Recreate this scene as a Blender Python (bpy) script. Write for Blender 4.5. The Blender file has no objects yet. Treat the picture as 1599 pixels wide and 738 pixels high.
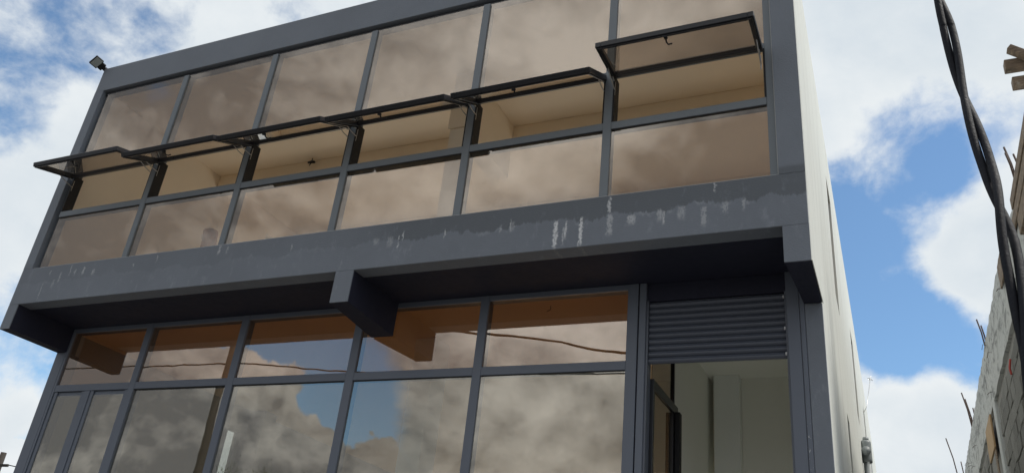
import bpy, bmesh, math, random
from mathutils import Vector, Matrix, Euler
random.seed(7)
sc = bpy.context.scene
COL = sc.collection

# ------------------------------------------------------------------ camera
cam_d = bpy.data.cameras.new('camera')
cam = bpy.data.objects.new('camera', cam_d); COL.objects.link(cam)
Rv = Vector((0.9115073916, 0.3989206472, 0.1000829269))
Uv = Vector((0.1012647629, -0.4535332219, 0.8854676940))
Fv = Vector((-0.3986222809, 0.7969754743, 0.4537955162))
M3 = Matrix((Rv, Uv, -Fv)).transposed()
cam.matrix_world = Matrix.Translation((0.88706, -5.15046, 1.6)) @ M3.to_4x4()
cam_d.sensor_width = 36.0
cam_d.lens = 36.0 * 1294.42 / 1599.0
cam_d.clip_start = 0.05
cam_d.clip_end = 3000
sc.camera = cam
CAMP = Vector((0.88706, -5.15046, 1.6))

# ------------------------------------------------------------------ view
sc.view_settings.view_transform = 'Standard'
sc.view_settings.look = 'None'
sc.view_settings.gamma = 1
sc.view_settings.exposure = 0.0
sc.view_settings.use_curve_mapping = False
sc.cycles.max_bounces = 14; sc.cycles.diffuse_bounces = 8; sc.cycles.glossy_bounces = 5; sc.cycles.transparent_max_bounces = 24

SUN_EL, SUN_AZ = 56.0, 80.0          # azimuth measured from +Y towards +X

# ------------------------------------------------------------------ world: sky and clouds
world = bpy.data.worlds.new('World'); sc.world = world
world.use_nodes = True
wt = world.node_tree; wt.nodes.clear()

class NB:
    """tiny node-graph helper"""
    def __init__(s, t): s.t = t
    def n(s, typ, **kw):
        nd = s.t.nodes.new(typ)
        for k, v in kw.items(): setattr(nd, k, v)
        return nd
    def put(s, sock, v):
        if hasattr(v, 'is_output'): s.t.links.new(v, sock)
        elif v is not None: sock.default_value = v
    def m(s, op, a, b=None, c=None, clamp=False):
        nd = s.n('ShaderNodeMath', operation=op, use_clamp=clamp)
        s.put(nd.inputs[0], a); s.put(nd.inputs[1], b); s.put(nd.inputs[2], c)
        return nd.outputs[0]
    def v(s, op, a, b=None):
        nd = s.n('ShaderNodeVectorMath', operation=op)
        s.put(nd.inputs[0], a)
        if b is not None: s.put(nd.inputs[1], b)
        return nd.outputs['Value'] if op in ('DOT_PRODUCT', 'LENGTH') else nd.outputs[0]
    def scale(s, a, f):
        nd = s.n('ShaderNodeVectorMath', operation='SCALE')
        s.put(nd.inputs[0], a); s.put(nd.inputs['Scale'], f); return nd.outputs[0]
    def noise(s, vec, scale, detail=5, rough=.55, dist=0.0):
        nd = s.n('ShaderNodeTexNoise')
        if vec is not None: s.put(nd.inputs['Vector'], vec)
        nd.inputs['Scale'].default_value = scale; nd.inputs['Detail'].default_value = detail
        nd.inputs['Roughness'].default_value = rough; nd.inputs['Distortion'].default_value = dist
        return nd.outputs['Fac']
    def ramp(s, f, lo, hi, a=0.0, b=1.0):
        nd = s.n('ShaderNodeMapRange', interpolation_type='SMOOTHSTEP')
        s.put(nd.inputs['Value'], f)
        for i, x in enumerate((lo, hi, a, b)): s.put(nd.inputs[i + 1], x)
        return nd.outputs[0]
    def mix(s, f, a, b, blend='MIX'):
        nd = s.n('ShaderNodeMix', data_type='RGBA', blend_type=blend)
        s.put(nd.inputs[0], f)
        s.put(nd.inputs[6], a if hasattr(a, 'is_output') else (tuple(a) + (1,) if len(a) == 3 else a))
        s.put(nd.inputs[7], b if hasattr(b, 'is_output') else (tuple(b) + (1,) if len(b) == 3 else b))
        return nd.outputs[2]
    def sep(s, v):
        nd = s.n('ShaderNodeSeparateXYZ'); s.put(nd.inputs[0], v); return nd.outputs
    def comb(s, x, y, z):
        nd = s.n('ShaderNodeCombineXYZ'); s.put(nd.inputs[0], x); s.put(nd.inputs[1], y); s.put(nd.inputs[2], z); return nd.outputs[0]

W = NB(wt)
d = W.v('NORMALIZE', W.n('ShaderNodeTexCoord').outputs['Generated'])
dx, dy, dz = W.sep(d)
def dens(vec):
    wv = W.n('ShaderNodeTexNoise'); W.put(wv.inputs['Vector'], vec); wv.inputs['Scale'].default_value = 4.5; wv.inputs['Detail'].default_value = 3
    vw = W.v('ADD', vec, W.scale(W.v('SUBTRACT', wv.outputs['Color'], (0.5, 0.5, 0.5)), 0.10))
    a_ = W.noise(vw, 4.2, 13, 0.58)
    b_ = W.noise(W.v('ADD', vw, (3.1, 7.7, 1.3)), 10.5, 9, 0.60)
    return W.m('ADD', W.m('MULTIPLY', a_, 0.66), W.m('MULTIPLY', b_, 0.34)), b_
dsq = W.v('MULTIPLY', d, (1.0, 1.0, 1.25))
field, n2 = dens(dsq)
field_up, n2u = dens(W.v('ADD', dsq, (0.0, 0.012, 0.035)))
# clear patches (negative) and cloud banks (positive): direction, sharpness, weight
PATCH = [
 ((-0.740,0.393,0.547), 330, -.25), ((-0.791,0.412,0.453), 1000, -.20), ((-0.700,0.434,0.567), 600, -.10), ((-0.72,0.44,0.50), 200, .06),
 ((0.058,0.832,0.551), 420, -.20), ((-0.010,0.895,0.445), 420, -.22), ((0.011,0.934,0.358), 500, -.30),
 ((0.071,0.939,0.338), 380, -.30), ((0.085,0.850,0.522), 500, -.12), ((0.030,0.819,0.573), 900, -.06), ((-0.019,0.87,0.49), 900, -.08), ((-0.012,0.85,0.53), 500, -.09),
 ((-0.804,0.558,0.205), 500, -.14), ((-0.79,0.50,0.34), 120, .10), ((0.160,0.93,0.33), 300, -.08), ((0.14,0.84,0.52), 300, .14), ((0.125,0.915,0.38), 500, .10),
 ((0.044,0.745,0.667), 130, .22), ((0.016,0.857,0.516), 1500, .15), ((0.080,0.905,0.418), 700, .32), ((0.13,0.89,0.43), 500, .25),
 ((0.021,0.965,0.262), 220, .34), ((-0.658,0.479,0.581), 90, .08),
 ((-0.815,0.552,0.176), 1500, .2), ((0.135,0.80,0.585), 600, .10), ((-0.03,0.80,0.60), 300, .16),
 # street side
 ((-0.625,-0.740,0.250), 200, -.40), ((-0.555,-0.798,0.240), 170, -.50), ((-0.59,-0.77,0.22), 400, -.2), ((-0.655,-0.715,0.245), 260, -.70), ((-.500,-.836,.240), 500, .18),
 ((-0.376,-0.886,0.273), 60, .22), ((-0.25,-0.77,0.59), 8, .20), ((-0.75,-0.60,0.30), 20, .22), ((-0.47,-0.82,0.33), 90, .16), ((-0.45,-0.86,0.2), 300, .2),
]
acc = None
for c, k, w in PATCH:
    c = Vector(c).normalized()
    g = W.m('EXPONENT', W.m('MULTIPLY', W.m('SUBTRACT', W.v('DOT_PRODUCT', d, tuple(c)), 1.0), float(k)))
    g = W.m('MULTIPLY', g, float(w))
    acc = g if acc is None else W.m('ADD', acc, g)
n3 = W.noise(dsq, 24.0, 8, 0.62)
fld = W.m('ADD', W.m('MULTIPLY', W.m('SUBTRACT', field, 0.5), 1.45), W.m('MULTIPLY', W.m('SUBTRACT', n3, 0.5), 0.16))
dn_ = W.m('ADD', W.m('ADD', fld, 0.58), acc)
cov = W.ramp(dn_, 0.405, 0.655)
back = W.ramp(dy, -0.35, 0.25, 1.0, 0.0)       # the street-side clouds are heavier
shade = W.noise(W.v('ADD', dsq, (9.2, 1.4, 4.0)), 3.2, 9, 0.55)
bil = W.m('MULTIPLY', W.m('SUBTRACT', field, field_up), 2.2)      # billows: bright crowns, grey bellies
thick = W.ramp(dn_, 0.56, 0.80)
sh = W.m('ADD', W.m('ADD', 0.78, bil), W.m('MULTIPLY', W.m('SUBTRACT', shade, 0.5), 1.5))
LUM = [((-.332,-.694,.639), 38, .52), ((-.36,-.768,.529), 70, .30), ((-.60,-.60,.53), 7, -.20), ((-.70,-.57,.42), 30, -.22), ((-.182,-.734,.654), 60, .15), ((-.336,-.872,.355), 90, .30),
       ((-.138,-.834,.534), 110, -.55), ((-.246,-.812,.529), 500, -.18), ((-.716,-.662,.22), 60, .16), ((-.42,-.87,.26), 150, .12)]
hv = W.m('ADD', W.m('ADD', 0.27, W.m('MULTIPLY', bil, 1.3)), W.m('ADD', W.m('MULTIPLY', W.m('SUBTRACT', shade, 0.5), W.ramp(dz, .25, .5, 1.7, 1.35)), W.m('MULTIPLY', W.m('SUBTRACT', n2, 0.5), W.ramp(dz, .25, .5, 0.6, 0.40))))
for c_, k_, w_ in LUM:
    cc = Vector(c_).normalized()
    hv = W.m('ADD', hv, W.m('MULTIPLY', W.m('EXPONENT', W.m('MULTIPLY', W.m('SUBTRACT', W.v('DOT_PRODUCT', d, tuple(cc)), 1.0), float(k_))), w_))
hv = W.m('ADD', hv, 0.0, clamp=True)
sh = W.m('SUBTRACT', sh, W.m('MULTIPLY', thick, 0.30), clamp=True)
light_c = W.mix(sh, (0.62, 0.70, 0.77), (0.84, 0.88, 0.90))
heavy_c = W.mix(hv, (0.25, 0.26, 0.28), (1.30, 1.29, 1.25))
cloud_c = W.mix(back, light_c, heavy_c)
sky = W.n('ShaderNodeTexSky', sky_type='NISHITA'); sky.sun_disc = False
sky.sun_elevation = math.radians(SUN_EL); sky.sun_rotation = math.radians(SUN_AZ)
sky.air_density = 1.0; sky.dust_density = 0.6; sky.ozone_density = 1.4
bg1 = W.n('ShaderNodeBackground'); wt.links.new(W.mix(1.0, sky.outputs[0], (0.86, 1.04, 1.10), 'MULTIPLY'), bg1.inputs[0]); bg1.inputs[1].default_value = 0.15
bg2 = W.n('ShaderNodeBackground'); wt.links.new(cloud_c, bg2.inputs[0]); bg2.inputs[1].default_value = 1.0
# cumulus bank standing on the horizon, sunlit crowns over grey bodies
bw = W.n('ShaderNodeTexNoise'); W.put(bw.inputs['Vector'], d); bw.inputs['Scale'].default_value = 9; bw.inputs['Detail'].default_value = 4
dw = W.v('ADD', d, W.scale(W.v('SUBTRACT', bw.outputs['Color'], (0.5, 0.5, 0.5)), 0.045))
b1 = W.noise(dw, 5.0, 3, 0.5); b2 = W.noise(dw, 17.0, 8, 0.56)
e_ = W.m('ADD', W.m('MULTIPLY', W.m('SUBTRACT', b1, 0.5), 0.34), W.m('MULTIPLY', W.m('SUBTRACT', b2, 0.5), 0.15))
hb = W.m('ADD', 0.198, e_)
for c_, k_, w_ in [((-0.665,-0.715,0.21), 300, .030), ((-0.74,-0.65,0.19), 110, .042), ((-0.40,-0.89,0.230), 160, .055), ((-0.50,-0.845,0.19), 500, .015)]:
    cc = Vector(c_).normalized()
    hb = W.m('ADD', hb, W.m('MULTIPLY', W.m('EXPONENT', W.m('MULTIPLY', W.m('SUBTRACT', W.v('DOT_PRODUCT', d, tuple(cc)), 1.0), float(k_))), w_))
e2 = W.m('SUBTRACT', hb, dz)
cov2 = W.m('MULTIPLY', W.ramp(e2, -0.001, 0.009), W.ramp(dz, -0.02, 0.02))
b3 = W.noise(dw, 13.0, 9, 0.6); b3u = W.noise(W.v('ADD', dw, (0.0, 0.006, 0.016)), 13.0, 9, 0.6)
s2 = W.m('ADD', W.ramp(e2, 0.0, 0.075, 1.0, 0.38), W.m('MULTIPLY', W.m('SUBTRACT', b3, b3u), 5.0))
s2 = W.m('ADD', s2, W.m('MULTIPLY', W.m('SUBTRACT', b3, 0.5), 1.6), clamp=True)
bank_c = W.mix(s2, (0.30, 0.31, 0.325), (1.50, 1.48, 1.40))
bank_c = W.mix(back, light_c, bank_c)
cloud_c = W.mix(cov2, cloud_c, bank_c)
cov = W.m('MAXIMUM', cov, cov2)
mx = W.n('ShaderNodeMixShader'); wt.links.new(cov, mx.inputs[0]); wt.links.new(bg1.outputs[0], mx.inputs[1]); wt.links.new(bg2.outputs[0], mx.inputs[2])
wo = W.n('ShaderNodeOutputWorld'); wt.links.new(mx.outputs[0], wo.inputs[0])

# ------------------------------------------------------------------ sun, veiled by cloud
sun_d = bpy.data.lights.new('sun', 'SUN'); sun_d.energy = 2.8; sun_d.angle = math.radians(12); sun_d.color = (1.0, 0.95, 0.87)
sun = bpy.data.objects.new('sun', sun_d); COL.objects.link(sun)
e, a = math.radians(SUN_EL), math.radians(SUN_AZ)
to_sun = Vector((math.sin(a) * math.cos(e), math.cos(a) * math.cos(e), math.sin(e)))
sun.rotation_euler = to_sun.to_track_quat('Z', 'Y').to_euler()
sun.location = to_sun * 60

# ------------------------------------------------------------------ materials
MATS = {}
def mat(name, base, rough=.6, metal=0.0, vary=.12, vscale=3.0, bump=.0, bscale=40.0, fn=None, spec=.5, objrand=0.0):
    m = bpy.data.materials.new(name); m.use_nodes = True
    t = m.node_tree; N = NB(t); b = t.nodes['Principled BSDF']
    pos = N.n('ShaderNodeNewGeometry').outputs['Position']
    f = N.noise(pos, vscale, 6, .6)
    f2 = N.noise(pos, vscale * 7, 4, .6)
    k = N.m('ADD', N.m('MULTIPLY', N.m('SUBTRACT', f, .5), 2 * vary), N.m('MULTIPLY', N.m('SUBTRACT', f2, .5), vary))
    k = N.m('ADD', k, 1.0)
    if objrand:
        r = N.n('ShaderNodeObjectInfo').outputs['Random']
        k = N.m('MULTIPLY', k, N.m('ADD', N.m('MULTIPLY', N.m('SUBTRACT', r, .5), 2 * objrand), 1.0))
    colr = N.scale(tuple(base), k)
    if fn: colr = fn(N, pos, colr)
    t.links.new(colr, b.inputs['Base Color'])
    b.inputs['Roughness'].default_value = rough; b.inputs['Metallic'].default_value = metal
    b.inputs['Specular IOR Level'].default_value = spec
    rr = N.m('ADD', N.m('MULTIPLY', N.m('SUBTRACT', f2, .5), .25), rough, clamp=True)
    t.links.new(rr, b.inputs['Roughness'])
    if bump:
        bn = N.n('ShaderNodeBump'); bn.inputs['Strength'].default_value = bump; bn.inputs['Distance'].default_value = .01
        t.links.new(N.noise(pos, bscale, 6, .65), bn.inputs['Height']); t.links.new(bn.outputs[0], b.inputs['Normal'])
    MATS[name] = m
    return m

# dried runs of lime and water on the fascia: x, half width, top, bottom, strength
DRIPS = [(-1.325,.019,4.625,4.40,.95), (-1.243,.010,4.61,4.47,.75), (-1.262,.007,4.56,4.42,.5), (-1.122,.015,4.63,4.40,.95), (-.905,.013,4.775,4.64,.7),
         (-.897,.022,4.63,4.46,.42), (-.73,.03,4.60,4.53,.5), (-.52,.02,4.62,4.53,.4), (-.49,.008,4.60,4.50,.6), (-.36,.03,4.62,4.53,.32),
         (-.20,.02,4.60,4.45,.35), (-.05,.02,4.62,4.54,.3), (.08,.012,4.64,4.55,.3), (-2.70,.004,4.70,4.62,.8), (-2.735,.005,4.66,4.55,.7),
         (-2.82,.03,4.66,4.57,.22), (-2.96,.03,4.66,4.60,.2), (-2.3,.004,4.67,4.60,.7), (-1.71,.006,4.69,4.58,.6), (-1.695,.02,4.66,4.59,.28),
         (-1.80,.01,4.64,4.59,.4), (-3.86,.005,4.70,4.64,.5), (-4.72,.012,4.78,4.70,.45), (-4.62,.01,4.76,4.70,.3), (-5.5,.004,4.76,4.70,.5),
         (-5.8,.01,4.70,4.67,.4), (-6.35,.02,4.69,4.64,.4), (-6.5,.013,4.73,4.66,.55), (-6.62,.012,4.72,4.66,.4), (-6.83,.012,4.70,4.6,.3),
         (-6.7,.006,4.78,4.66,.4), (-7.05,.004,4.60,4.42,.5), (-6.9,.02,4.62,4.54,.2), (-7.0,.01,4.74,4.70,.4), (-.12,.006,4.79,4.72,.5)]
def fascia_fn(N, pos, c):
    x, y, z = N.sep(pos)
    wob = N.m('MULTIPLY', N.m('SUBTRACT', N.noise(N.v('MULTIPLY', pos, (6, 6, 12)), 3.0, 5, .7), .5), .07)
    fine = N.ramp(N.noise(N.v('MULTIPLY', pos, (60, 60, 26)), 1.0, 6, .75), .36, .53)
    xx = N.m('ADD', x, wob)
    zr = N.m('ADD', z, N.m('MULTIPLY', N.m('SUBTRACT', N.noise(pos, 60, 3), .5), .05))
    tot = None
    for (dx_, hw, zt, zb, s) in DRIPS:
        a_ = N.ramp(N.m('ABSOLUTE', N.m('SUBTRACT', xx, dx_)), hw * .5, hw * 1.25, s, 0.0)
        b_ = N.m('MULTIPLY', N.ramp(zr, zb - .03, zb + .03), N.ramp(zr, zt - .012, zt + .012, 1, 0))
        g_ = N.m('MULTIPLY', a_, b_)
        tot = g_ if tot is None else N.m('MAXIMUM', tot, g_)
    # darker rough band that was brushed over the upper part, ragged below
    edge = N.m('ADD', 4.615, N.m('MULTIPLY', N.m('SUBTRACT', N.noise(N.v('MULTIPLY', pos, (1, 1, .2)), 2.4, 9, .72), .5), .42))
    band = N.ramp(N.m('SUBTRACT', z, edge), -.008, .012)
    band = N.m('MULTIPLY', band, N.ramp(z, 4.83, 4.87, 1, 0))
    band = N.m('MULTIPLY', band, N.ramp(x, -3.3, -2.6, .25, 1.0))
    c = N.mix(N.m('MULTIPLY', band, .55), c, (.085, .097, .105))
    # smeary wash below the band
    sm = N.ramp(N.noise(N.v('MULTIPLY', pos, (7, 7, 3.2)), 1.5, 9, .74), .53, .70)
    low = N.m('MULTIPLY', N.ramp(z, 4.5, 4.64, 1, .5), N.ramp(z, 4.80, 4.86, 1, 0))
    c = N.mix(N.m('MULTIPLY', N.m('MULTIPLY', sm, low), .6), c, (.33, .36, .41))
    rim = N.m('MULTIPLY', N.ramp(N.m('ABSOLUTE', N.m('SUBTRACT', z, N.m('SUBTRACT', edge, .012))), .004, .02, 1, 0), N.ramp(N.noise(pos, 5.5, 6, .7), .50, .66))
    c = N.mix(N.m('MULTIPLY', N.m('MULTIPLY', rim, N.ramp(x, -3.3, -1.2, .3, 1)), .7), c, (.35, .38, .42))
    # flecks
    fl = N.m('MULTIPLY', N.ramp(N.noise(N.v('MULTIPLY', pos, (30, 30, 17)), 1.0, 3, .6), .70, .76), N.ramp(z, 4.84, 4.86, 1, 0))
    c = N.mix(N.m('MULTIPLY', fl, .35), c, (.5, .52, .55))
    return N.mix(N.m('MULTIPLY', tot, fine), c, (.84, .85, .86))
def wall_fn(N, pos, c):
    st = N.ramp(N.noise(N.v('MULTIPLY', pos, (3, 3, .25)), 2.0, 7, .65), .45, .8)
    c = N.mix(N.m('MULTIPLY', st, .5), c, (.45, .46, .42))
    dn = N.ramp(N.noise(pos, 5.0, 8, .7), .62, .75)
    return N.mix(N.m('MULTIPLY', dn, .18), c, (.38, .38, .34))
def wood_fn(N, pos, c):
    gr = N.noise(N.v('MULTIPLY', pos, (6, 6, 60)), 1.5, 7, .7)
    c = N.mix(N.ramp(gr, .35, .7), c, (.10, .075, .055))
    return N.mix(N.m('MULTIPLY', N.ramp(N.noise(pos, 9, 6, .7), .55, .7), .6), c, (.40, .36, .30))
def rough_conc_fn(N, pos, c):
    p = N.v('MULTIPLY', pos, (1, 1.0, 2.2))
    c = N.mix(N.m('MULTIPLY', N.ramp(N.noise(p, 2.6, 9, .75, .6), .50, .60), .8), c, (.17, .175, .17))
    return N.mix(N.m('MULTIPLY', N.m('MULTIPLY', N.ramp(N.noise(N.v('MULTIPLY', pos, (1, 1.6, .6)), 13, 6, .7), .56, .62), N.ramp(N.sep(pos)[2], 5.75, 5.95)), .85), c, (.04, .04, .04))
def spot_fn(N, pos, c):
    x, y, z = N.sep(pos)
    f = N.m('MULTIPLY', N.ramp(N.noise(N.v('MULTIPLY', pos, (1.4, 1, .8)), 48, 3, .6), .66, .69), N.ramp(z, 3.15, 3.45, 1, 0))
    f = N.m('MULTIPLY', f, N.ramp(x, .335, .345))
    return N.mix(N.m('MULTIPLY', f, .8), c, (.6, .62, .62))

PAINT = (.215, .240, .278)
mat('facade_paint', PAINT, .62, vary=.17, vscale=1.7, bump=.4, bscale=70, fn=fascia_fn)
mat('shaded_paint', (.019, .021, .042), .7, vary=.25, vscale=2.0, bump=.2)  # paint darkened: the shade under the overhang is put into the colour
mat('aluminium', (.195, .222, .245), .42, vary=.05, spec=.5, bump=.03, bscale=20)
mat('dark_aluminium', (.150, .172, .215), .42, vary=.05, fn=spot_fn)
mat('sash_black', (.018, .019, .024), .32, vary=.1)
mat('seal_rubber', (.008, .008, .010), .6, vary=.1)
mat('shutter_metal', (.115, .130, .165), .36, vary=.06)
mat('white_wall', (.77, .79, .74), .85, vary=.04, vscale=1.2, bump=.35, bscale=30, fn=wall_fn)
mat('cream_ceiling', (.89, .78, .63), .85, vary=.03, vscale=.8)
mat('cream_wall', (.86, .76, .62), .85, vary=.03, vscale=.8)
mat('pale_plaster', (.86, .78, .66), .8, vary=.05)
mat('shop_ceiling', (.86, .64, .42), .85, vary=.03, vscale=.8)
mat('shop_wall', (.38, .37, .33), .85, vary=.03, vscale=.8)
mat('shop_column', (.88, .90, .87), .7, vary=.03)
mat('tile_floor', (.68, .66, .62), .45, vary=.05)
mat('bounce_tile', (.80, .78, .74), .5, vary=.04)  # unseen floors made extra pale to bounce daylight up into the rooms
mat('lobby_wall', (.88, .88, .81), .8, vary=.02)
mat('stay_steel', (.55, .55, .54), .35, metal=.9, vary=.05)
mat('clip_white', (.8, .8, .8), .5, vary=.03)
mat('sealant', (.55, .56, .55), .6, vary=.2, vscale=9)
mat('lamp_lens', (.40, .43, .40), .18, vary=.08, vscale=20)
mat('cable_black', (.006, .007, .012), .62, vary=.3, bump=.35, bscale=120, spec=.3)
mat('cable_thin', (.02, .018, .018), .6)
mat('pole_wood', (.05, .042, .035), .85, vary=.25, vscale=5, bump=.4, bscale=30)
mat('concrete_pole', (.20, .19, .17), .85, vary=.2, vscale=5)
mat('pvc_grey', (.30, .33, .34), .45, vary=.06)
mat('rebar_rust', (.075, .048, .038), .8, vary=.3, vscale=20)
mat('ring_concrete', (.50, .51, .50), .9, vary=.12, vscale=4, bump=.5, bscale=30, fn=rough_conc_fn)
mat('column_concrete', (.52, .54, .54), .9, vary=.10, vscale=4, bump=.5, bscale=22)
mat('block_concrete', (.185, .182, .17), .95, vary=.22, vscale=6, bump=.9, bscale=55, objrand=.22)
mat('mortar', (.25, .245, .235), .95, vary=.25, vscale=8, bump=.8, bscale=40)
mat('timber', (.26, .19, .13), .8, vary=.3, vscale=9, bump=.5, bscale=60, fn=wood_fn)
mat('plywood', (.42, .28, .15), .75, vary=.3, vscale=12, bump=.3, bscale=60)
mat('cardboard', (.36, .11, .015), .95, vary=.25, vscale=15, spec=.05)
mat('red_paint', (.45, .06, .05), .7)
mat('asphalt', (.050, .050, .052), .9, vary=.25, vscale=3, bump=.8, bscale=60)
mat('paving', (.13, .125, .12), .9, vary=.2, vscale=2, bump=.5, bscale=40)
mat('earth', (.085, .075, .058), .95, vary=.3, vscale=.4, bump=.8, bscale=12)
mat('bark', (.09, .07, .05), .9, vary=.3, vscale=12, bump=.6)
mat('leaf', (.055, .085, .030), .6, vary=.5, vscale=3, objrand=.1)
mat('screw_metal', (.05, .05, .05), .4, metal=.5)

def glass(name, tint, refl, fres, rcol, wave=.0006):
    m = bpy.data.materials.new(name); m.use_nodes = True
    t = m.node_tree; t.nodes.clear(); N = NB(t)
    out = N.n('ShaderNodeOutputMaterial')
    tr = N.n('ShaderNodeBsdfTransparent'); tr.inputs[0].default_value = tuple(math.sqrt(x) for x in tint) + (1,)
    gl = N.n('ShaderNodeBsdfGlossy'); gl.inputs[0].default_value = tuple(rcol) + (1,); gl.inputs['Roughness'].default_value = .004
    g = N.n('ShaderNodeNewGeometry'); pos = g.outputs['Position']
    bn = N.n('ShaderNodeBump'); bn.inputs['Strength'].default_value = 1.0; bn.inputs['Distance'].default_value = wave
    t.links.new(N.noise(N.v('MULTIPLY', pos, (1, 1, .8)), 2.6, 2, .4), bn.inputs['Height']); t.links.new(bn.outputs[0], gl.inputs['Normal'])
    fr = N.n('ShaderNodeFresnel'); fr.inputs[0].default_value = 1.5
    f = N.m('ADD', refl, N.m('MULTIPLY', N.m('SUBTRACT', fr.outputs[0], .04), fres), clamp=True)
    f = N.m('MULTIPLY', f, N.m('SUBTRACT', 1.0, N.m('MULTIPLY', g.outputs['Backfacing'], .85)))
    mxs = N.n('ShaderNodeMixShader'); t.links.new(f, mxs.inputs[0]); t.links.new(tr.outputs[0], mxs.inputs[1]); t.links.new(gl.outputs[0], mxs.inputs[2])
    # film of dust
    df = N.n('ShaderNodeBsdfDiffuse'); df.inputs[0].default_value = (.5, .47, .42, 1)
    dust = N.m('ADD', .010, N.m('MULTIPLY', N.ramp(N.noise(N.v('MULTIPLY', pos, (1, 1, .6)), 7, 8, .75), .50, .8), .035))
    m2 = N.n('ShaderNodeMixShader'); t.links.new(dust, m2.inputs[0]); t.links.new(mxs.outputs[0], m2.inputs[1]); t.links.new(df.outputs[0], m2.inputs[2])
    t.links.new(m2.outputs[0], out.inputs[0])
    MATS[name] = m; return m
glass('bronze_glass_upper', (.62, .54, .45), .19, 1.1, (1.0, .95, .90))
glass('bronze_glass_sash', (.46, .39, .32), .20, 1.2, (1.0, .96, .92))
glass('bronze_glass_shop', (.88, .56, .34), .27, 1.2, (1.0, .95, .88))
glass('grey_glass_shop', (.72, .73, .66), .27, 1.2, (1.0, .96, .88))
glass('bronze_glass_dark', (.30, .24, .18), .12, 1.1, (1.0, .95, .88))
glass('plain_glass', (.8, .82, .8), .10, 1.0, (1, 1, 1))

# ------------------------------------------------------------------ object helpers
def root(name, loc, label, cat, group=None, rz=0):
    o = bpy.data.objects.new(name, None); COL.objects.link(o); o.location = loc; o.rotation_euler = (0, 0, rz)
    o['label'] = label; o['category'] = cat
    if group: o['group'] = group
    o.empty_display_size = .2
    return o
WPOS = {}
def wpos(p):
    v = Vector((0, 0, 0))
    while p is not None: v = v + Vector(p.location); p = p.parent
    return v
def link(name, bm, m, parent=None, label=None, loc=None, smooth=False):
    """bm holds world coordinates; object origin goes to loc (world) or the parent's"""
    me = bpy.data.meshes.new(name)
    base = wpos(parent)
    o_w = Vector(loc) if loc is not None else base
    bmesh.ops.translate(bm, verts=bm.verts, vec=-o_w)
    bmesh.ops.recalc_face_normals(bm, faces=bm.faces)
    bm.to_mesh(me); bm.free()
    me.materials.append(MATS[m] if isinstance(m, str) else m)
    if smooth:
        for p in me.polygons: p.use_smooth = True
    o = bpy.data.objects.new(name, me); COL.objects.link(o); o.parent = parent
    o.location = o_w - base
    if label: o['label'] = label
    return o
def B(bm, x0, x1, y0, y1, z0, z1, bev=0.0):
    r = bmesh.ops.create_cube(bm, size=1.0)
    vs = r['verts']
    bmesh.ops.scale(bm, vec=(abs(x1 - x0), abs(y1 - y0), abs(z1 - z0)), verts=vs)
    bmesh.ops.translate(bm, vec=((x0 + x1) / 2, (y0 + y1) / 2, (z0 + z1) / 2), verts=vs)
    if bev:
        es = {e for v in vs for e in v.link_edges}
        bmesh.ops.bevel(bm, geom=list(es), offset=bev, segments=1, affect='EDGES')
    return vs
def box(name, x0, x1, y0, y1, z0, z1, m, parent=None, bev=.003, label=None):
    bm = bmesh.new(); B(bm, x0, x1, y0, y1, z0, z1, bev)
    return link(name, bm, m, parent, label, loc=((x0 + x1) / 2, (y0 + y1) / 2, z0))
def tube(bm, pts, radii, seg=10, caps=True):
    pts = [Vector(p) for p in pts]
    if not hasattr(radii, '__len__'): radii = [radii] * len(pts)
    rings = []; ref = None
    for i, p in enumerate(pts):
        t = (pts[min(i + 1, len(pts) - 1)] - pts[max(i - 1, 0)]).normalized()
        if ref is None: ref = t.cross(Vector((0, 0, 1)) if abs(t.z) < .9 else Vector((1, 0, 0))).normalized()
        ref = (ref - t * ref.dot(t)).normalized(); b = t.cross(ref)
        rings.append([bm.verts.new(p + (ref * math.cos(2 * math.pi * k / seg) + b * math.sin(2 * math.pi * k / seg)) * radii[i]) for k in range(seg)])
    for a_, b_ in zip(rings, rings[1:]):
        for k in range(seg): bm.faces.new((a_[k], a_[(k + 1) % seg], b_[(k + 1) % seg], b_[k]))
    if caps: bm.faces.new(rings[0]); bm.faces.new(rings[-1])
def tubeobj(name, pts, r, m, parent=None, seg=10, label=None):
    bm = bmesh.new(); tube(bm, pts, r, seg)
    return link(name, bm, m, parent, label, smooth=True, loc=None if parent else pts[0])
def prism(bm, poly, axis, a0, a1):
    """poly: 2D points in the two other axes (order x,y,z without axis)"""
    def P(q, a): 
        q = list(q); q.insert(axis, a); return q
    v0 = [bm.verts.new(P(q, a0)) for q in poly]; v1 = [bm.verts.new(P(q, a1)) for q in poly]
    n = len(poly)
    bm.faces.new(v0); bm.faces.new(v1)
    for i in range(n): bm.faces.new((v0[i], v0[(i + 1) % n], v1[(i + 1) % n], v1[i]))

def struct(o): o['kind'] = 'structure'; return o

# ------------------------------------------------------------------ the ground
gb = bmesh.new(); B(gb, -900, 900, -900, 900, -1.0, -.004); struct(link('ground', gb, 'earth', loc=(0, 0, 0)))
struct(box('road', -300, 300, -13.0, -6.4, -.3, 0.004, 'asphalt', bev=0))
struct(box('pavement', -300, 300, -6.25, -.02, -.2, .10, 'paving', bev=.01))
struct(box('kerb', -300, 300, -6.40, -6.255, -.2, .115, 'column_concrete', bev=.015))
struct(box('alley', .53, 2.16, 0.0, 24, -.2, .06, 'column_concrete', bev=0))

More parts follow.
